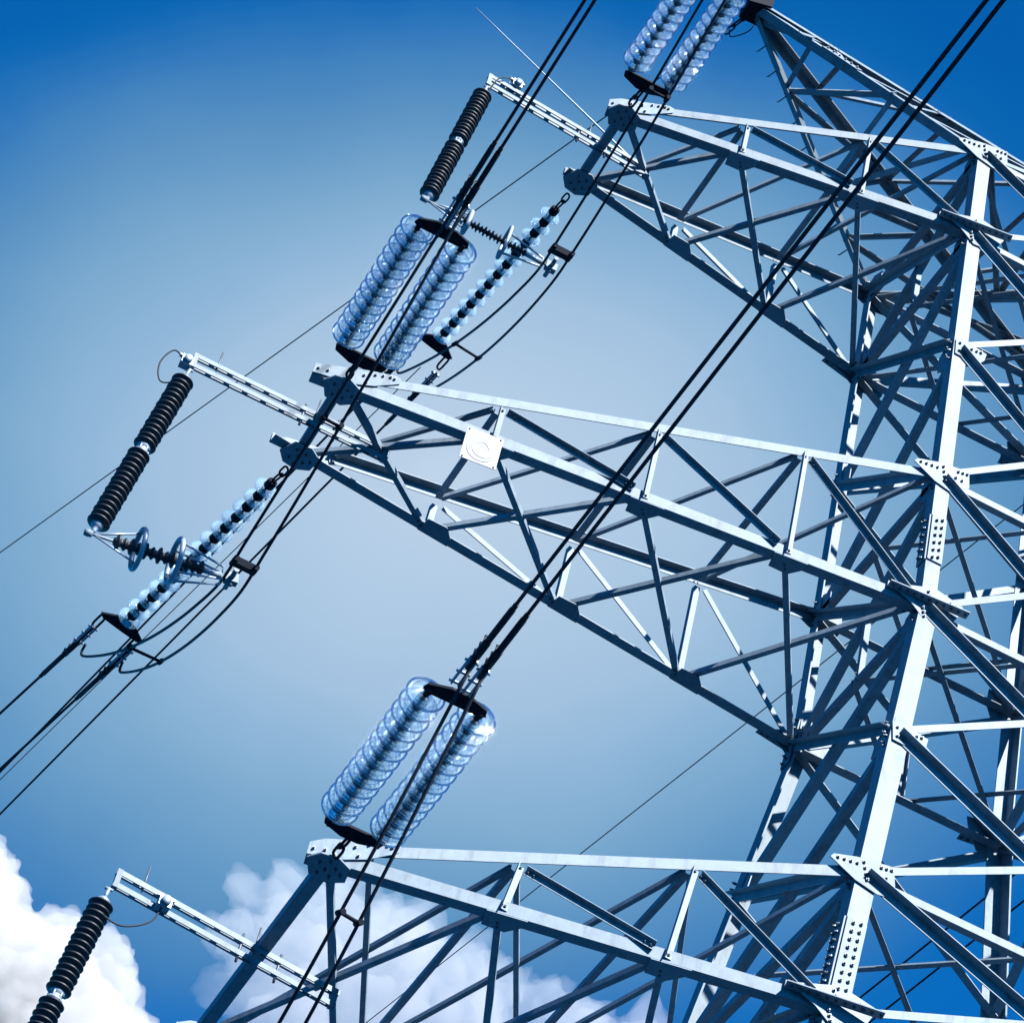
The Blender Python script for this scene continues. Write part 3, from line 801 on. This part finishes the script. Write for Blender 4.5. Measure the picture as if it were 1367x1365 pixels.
b0 = bracket(V(-6.55, 0, 5.90), V(-4.52, 0, 5.72), 'slotted double-rail bracket past the top arm tip', 0)
b2 = bracket(V(-7.345, .35, -5.535), V(-5.26, .35, -5.745), 'slotted double-rail bracket in front of white cloud past the bottom arm tip', .35)

# ------------------------------------------------------------------ surge arresters
def shed_profile(n, L, r0, r1, r2):
    pr = [(0, 0), (r0, 0)]
    for i in range(n):
        z0 = L * i / n; s = L / n; r = r1 if i % 2 == 0 else r2
        pr += [(r0, z0 + s * .18), (r - .010, z0 + s * .40), (r, z0 + s * .58), (r - .006, z0 + s * .72), (r0 + .004, z0 + s * .86)]
    pr += [(r0, L), (0, L)]
    return pr
G_A = 'black ribbed surge arresters hanging from the brackets'
def arrester(P, Q, label):
    root = tag(thing('surge_arrester', '', '', P), label, 'surge arrester', G_A)
    d = (Q - P); L = d.length; d = d.normalized()
    n = 15; u = (L - .30) / 2
    bm = NB(); lathe(bm, P + d * .10, d, shed_profile(n, u, .062, .108, .103), 28, 0, False); link('ribbed_housing', bm, RUBBER, root)
    bm = NB(); lathe(bm, P + d * (.10 + u + .09), d, shed_profile(n, u, .062, .108, .103), 28, 0, False); link('ribbed_housing', bm, RUBBER, root)
    bm = NB(); lathe(bm, P + d * (.10 + u - .004), d, [(0, 0), (.066, 0), (.070, .02), (.052, .03), (.052, .065), (.070, .075), (.066, .098), (0, .098)], 24, 0, False)
    for k in range(6):
        a = 2 * math.pi * k / 6; e = perp(X, d) * math.cos(a) + d.cross(perp(X, d)) * math.sin(a)
        rod(bm, P + d * (.10 + u) + e * .060, P + d * (.19 + u) + e * .060, .009, 6)
    link('coupling', bm, ALU, root)
    bm = NB(); lathe(bm, P + d * .05, d, [(0, 0), (.03, 0), (.045, .02), (.06, .03), (.06, .055), (0, .055)], 20, 0, False)
    rod(bm, P - d * .06, P + d * .06, .015); rod(bm, P - X * .035 - d * .05, P + X * .035 - d * .05, .014)
    link('top_fitting', bm, ALU, root)
    bm = NB(); lathe(bm, Q - d * .10, d, [(0, -.01), (.06, -.01), (.055, .02), (.035, .03), (.024, .07), (.018, .11), (0, .11)], 20, 0, False)
    link('end_fitting', bm, ALU, root)
    return root
arrester(V(-8.36, 0, -.22), V(-8.61, 0, -2.53), 'whole black ribbed arrester in the middle, between bracket and ringed gap insulator')
arrester(V(-6.53, 0, 5.72), V(-6.76, 0, 3.58), 'black ribbed arrester of the top arm, ending just over the glass strings')
arrester(V(-7.36, .35, -5.72), V(-7.57, .35, -7.95), 'black ribbed arrester low on the left against the white cloud')
# counters and leads
def counter(P, Q, ctrl, label, r=.10):
    root = tag(thing('surge_counter', '', '', P), label, 'counter', 'surge counters on the brackets')
    bm = NB(); box(bm, P, X * .055, Y * .05, Z * .05); lathe(bm, P - Y * .05, -Y, [(0, 0), (.042, 0), (.042, .03), (0, .03)], 16, 0, False)
    box(bm, P + Z * .06, X * .08, Y * .02, Z * .008)
    link('case', bm, ALU, root)
    bm = NB(); tube(bm, smooth_path([P] + ctrl + [Q], 8), .008, 6); link('lead_wire', bm, CABLE, root)
counter(V(-6.90, .28, -5.63), V(-7.38, .32, -5.88), [V(-6.96, .28, -5.85), V(-7.16, .28, -6.0), V(-7.33, .28, -5.98)], 'small counter box hung under the lowest bracket with a drooping lead')
counter(V(-6.22, 0, 6.03), V(-6.50, 0, 5.70), [V(-6.32, -.05, 6.02), V(-6.44, -.06, 5.92)], 'small counter box on top of the highest bracket near its end')
counter(V(-8.41, 0, -.10), V(-8.38, 0, -.35), [V(-8.55, .02, .0), V(-8.63, .05, -.2), V(-8.56, .05, -.42)], 'small counter at the end of the middle bracket with a looped lead')

# ------------------------------------------------------------------ series gap insulators
def ring(bm, C, ax, rx, ry, r, race=False, seg=40):
    a = ax.normalized(); u = perp(Z, a); w = a.cross(u); pts = []
    for k in range(seg):
        th = 2 * math.pi * k / seg; c_, s_ = math.cos(th), math.sin(th)
        if race:
            e = .55; c_ = math.copysign(abs(c_) ** e, c_); s_ = math.copysign(abs(s_) ** e, s_)
        pts.append(C + u * ry * c_ + w * rx * s_)
    tube(bm, pts, r, 12, 0, False, True)
G_G = 'series gap insulators between arrester and jumper'
def gap(P, Q, r1, r2, sh, label, t1, t2, fat, race):
    root = tag(thing('gap_insulator', '', '', P), label, 'insulator', G_G)
    d = (Q - P); L = d.length; d = d.normalized(); u = perp(Z, d); w = d.cross(u)
    a, b = .16 * L, .80 * L
    n = 22 if not fat else 13
    bm = NB(); lathe(bm, P + d * a, d, shed_profile(n, b - a, .02 if not fat else .035, sh, sh * .78), 22, 0, False); link('shed_body', bm, RUBBER, root)
    bm = NB(); ring(bm, P + d * L * t1, d, r1 * (.6 if race else 1), r1, .024 if fat else .026, race, 40)
    for s in (-1, 1):
        rod(bm, P + d * .02, P + d * L * t1 + u * s * r1 * .95, .010, 6)
    link('grading_ring', bm, ALU, root)
    bm = NB(); ring(bm, P + d * L * t2, d, r2 * (.62 if race else 1), r2, .025 if fat else .02, race, 40)
    e = P + d * L * .93
    for s in (-1, 1):
        for q in ((-1, 1) if fat else (0,)):
            p0 = P + d * L * t2 + u * s * r2 * (.92 if race else .9) + w * q * r2 * .35
            tube(bm, [p0, e + u * s * .07 + w * q * .04, e], .011 if fat else .013, 7)
    rod(bm, P + d * L * .78, P + d * L * .93, .028)
    link('grading_ring', bm, ALU, root)
    bm = NB(); rod(bm, P - d * .05, P + d * a, .014); rod(bm, P + d * L * .9, Q, .015)
    lathe(bm, P - d * .06, d, [(0, 0), (.03, .0), (.035, .03), (.03, .07), (0, .07)], 12, 0, False)
    box(bm, Q, d * .06, u * .05, w * .035); rod(bm, Q - w * .14, Q + w * .14, .024); rod(bm, Q - u * .08, Q + u * .03, .018)
    link('end_fitting', bm, [STEEL], root)
gap(V(-8.62, 0, -2.55), V(-7.33, 0, -2.32), .185, .20, .078, 'stout gap insulator with two round grading rings below the middle arrester', .335, .595, True, False)
gap(V(-6.76, 0, 3.60), V(-5.30, 0, 3.54), .13, .19, .058, 'slender many-ribbed gap insulator with flattened rings near the top jumper', .33, .63, False, True)
gap(V(-7.58, .35, -7.98), V(-6.20, .33, -8.72), .185, .20, .078, 'gap insulator of the bottom arm below the frame', .335, .595, True, False)

# lightning needle past the top arm
bm = NB(); P, Q = V(-4.55, 0, 5.70), V(-6.92, 0, 6.96)
tube(bm, [lerp(P, Q, k / 8) for k in range(9)], lambda i: .014 - .0012 * i, 8)
tag(link('lightning_rod', bm, ALU), 'long thin pale needle rod slanting up past the top arm', 'lightning rod')

# ------------------------------------------------------------------ clouds
def cloud_mat(name, dens, soft=0.):
    M = bpy.data.materials.new(name); M.use_nodes = True; t = M.node_tree; t.nodes.clear()
    o = t.nodes.new('ShaderNodeOutputMaterial'); p = t.nodes.new('ShaderNodeVolumePrincipled')
    p.inputs['Color'].default_value = (.66, .67, .68, 1); p.inputs['Density'].default_value = dens; p.inputs['Anisotropy'].default_value = .25
    t.links.new(p.outputs[0], o.inputs['Volume'])
    return M
def cloud(name, puffs, material, vox, amp, freq, label, seed):
    rnd = random.Random(seed); bm = NB()
    for x, y, z, r in puffs:
        j = Vector((.10, .82, .56)) * rnd.uniform(-.7, .7) * r
        bmesh.ops.create_icosphere(bm, subdivisions=3, radius=r, matrix=Matrix.Translation(Vector((x, y, z)) + j))
    me = bpy.data.meshes.new(name); bm.to_mesh(me); bm.free()
    o = bpy.data.objects.new(name, me); COL.objects.link(o)
    md = o.modifiers.new('union', 'REMESH'); md.mode = 'VOXEL'; md.voxel_size = vox
    dg = bpy.context.evaluated_depsgraph_get(); me2 = bpy.data.meshes.new_from_object(o.evaluated_get(dg)); o.modifiers.clear(); o.data = me2
    nrm = [v.normal.copy() for v in me2.vertices]
    for v, n in zip(me2.vertices, nrm):
        p = v.co * freq + Vector((seed, 0, 0)); h = 0; a = 1
        for k in range(5):
            h += a * 2 * abs(noise.noise(p)); p = p * 2.1; a *= .5
        v.co += n * amp * (h - .8)
    md = o.modifiers.new('union', 'REMESH'); md.mode = 'VOXEL'; md.voxel_size = vox
    dg = bpy.context.evaluated_depsgraph_get(); me2 = bpy.data.meshes.new_from_object(o.evaluated_get(dg)); o.modifiers.clear(); o.data = me2
    bm = bmesh.new(); bm.from_mesh(me2); seen = set(); isl = []
    for v in bm.verts:
        if v in seen: continue
        st = [v]; seen.add(v); grp = []
        while st:
            q = st.pop(); grp.append(q)
            for e in q.link_edges:
                w = e.other_vert(q)
                if w not in seen: seen.add(w); st.append(w)
        isl.append(grp)
    big = max(len(g) for g in isl)
    bmesh.ops.delete(bm, geom=[v for g in isl if len(g) < big * .5 for v in g], context='VERTS'); bm.to_mesh(me2); bm.free()
    me2.name = name; me2.materials.append(material)
    o.name = name
    return tag(o, label, 'cloud')
cloud('cumulus_cloud', [(102, 1113, 817, 15.8), (94, 1121, 806, 30.2), (123, 1123, 800, 16.5), (135, 1120, 802, 15.1), (144, 1115, 807, 13.7), (145, 1127, 789, 26.8), (165, 1114, 803, 13.7), (169, 1123, 788, 20.6), (130, 1136, 778, 37.8), (158, 1141, 766, 41.2), (96, 1141, 777, 51.5), (187, 1135, 769, 27.5)],
      cloud_mat('dense_cloud', .075), 1.0, 5.2, .065, 'bright billowing cumulus cloud with crisp edges behind the lowest black arrester', 3)
cloud('cumulus_cloud', [(236, 1155, 901, 12.5), (234, 1168, 885, 13.2), (250, 1147, 908, 12.5), (266, 1143, 909, 15.4), (261, 1160, 887, 27.6), (283, 1150, 894, 25.7), (301, 1137, 905, 17.7), (317, 1143, 891, 25.7), (335, 1132, 898, 16.6), (353, 1134, 888, 20.2), (375, 1126, 890, 16.6), (395, 1123, 885, 16.6), (305, 1160, 873, 33.1), (250, 1179, 865, 18.4), (274, 1176, 862, 33.1), (340, 1149, 874, 29.4), (420, 1115, 883, 16.6)],
      cloud_mat('thin_cloud', .020), 1.6, 12, .05, 'softer ragged cloud with wispy edges behind the bottom cross-arm', 8)
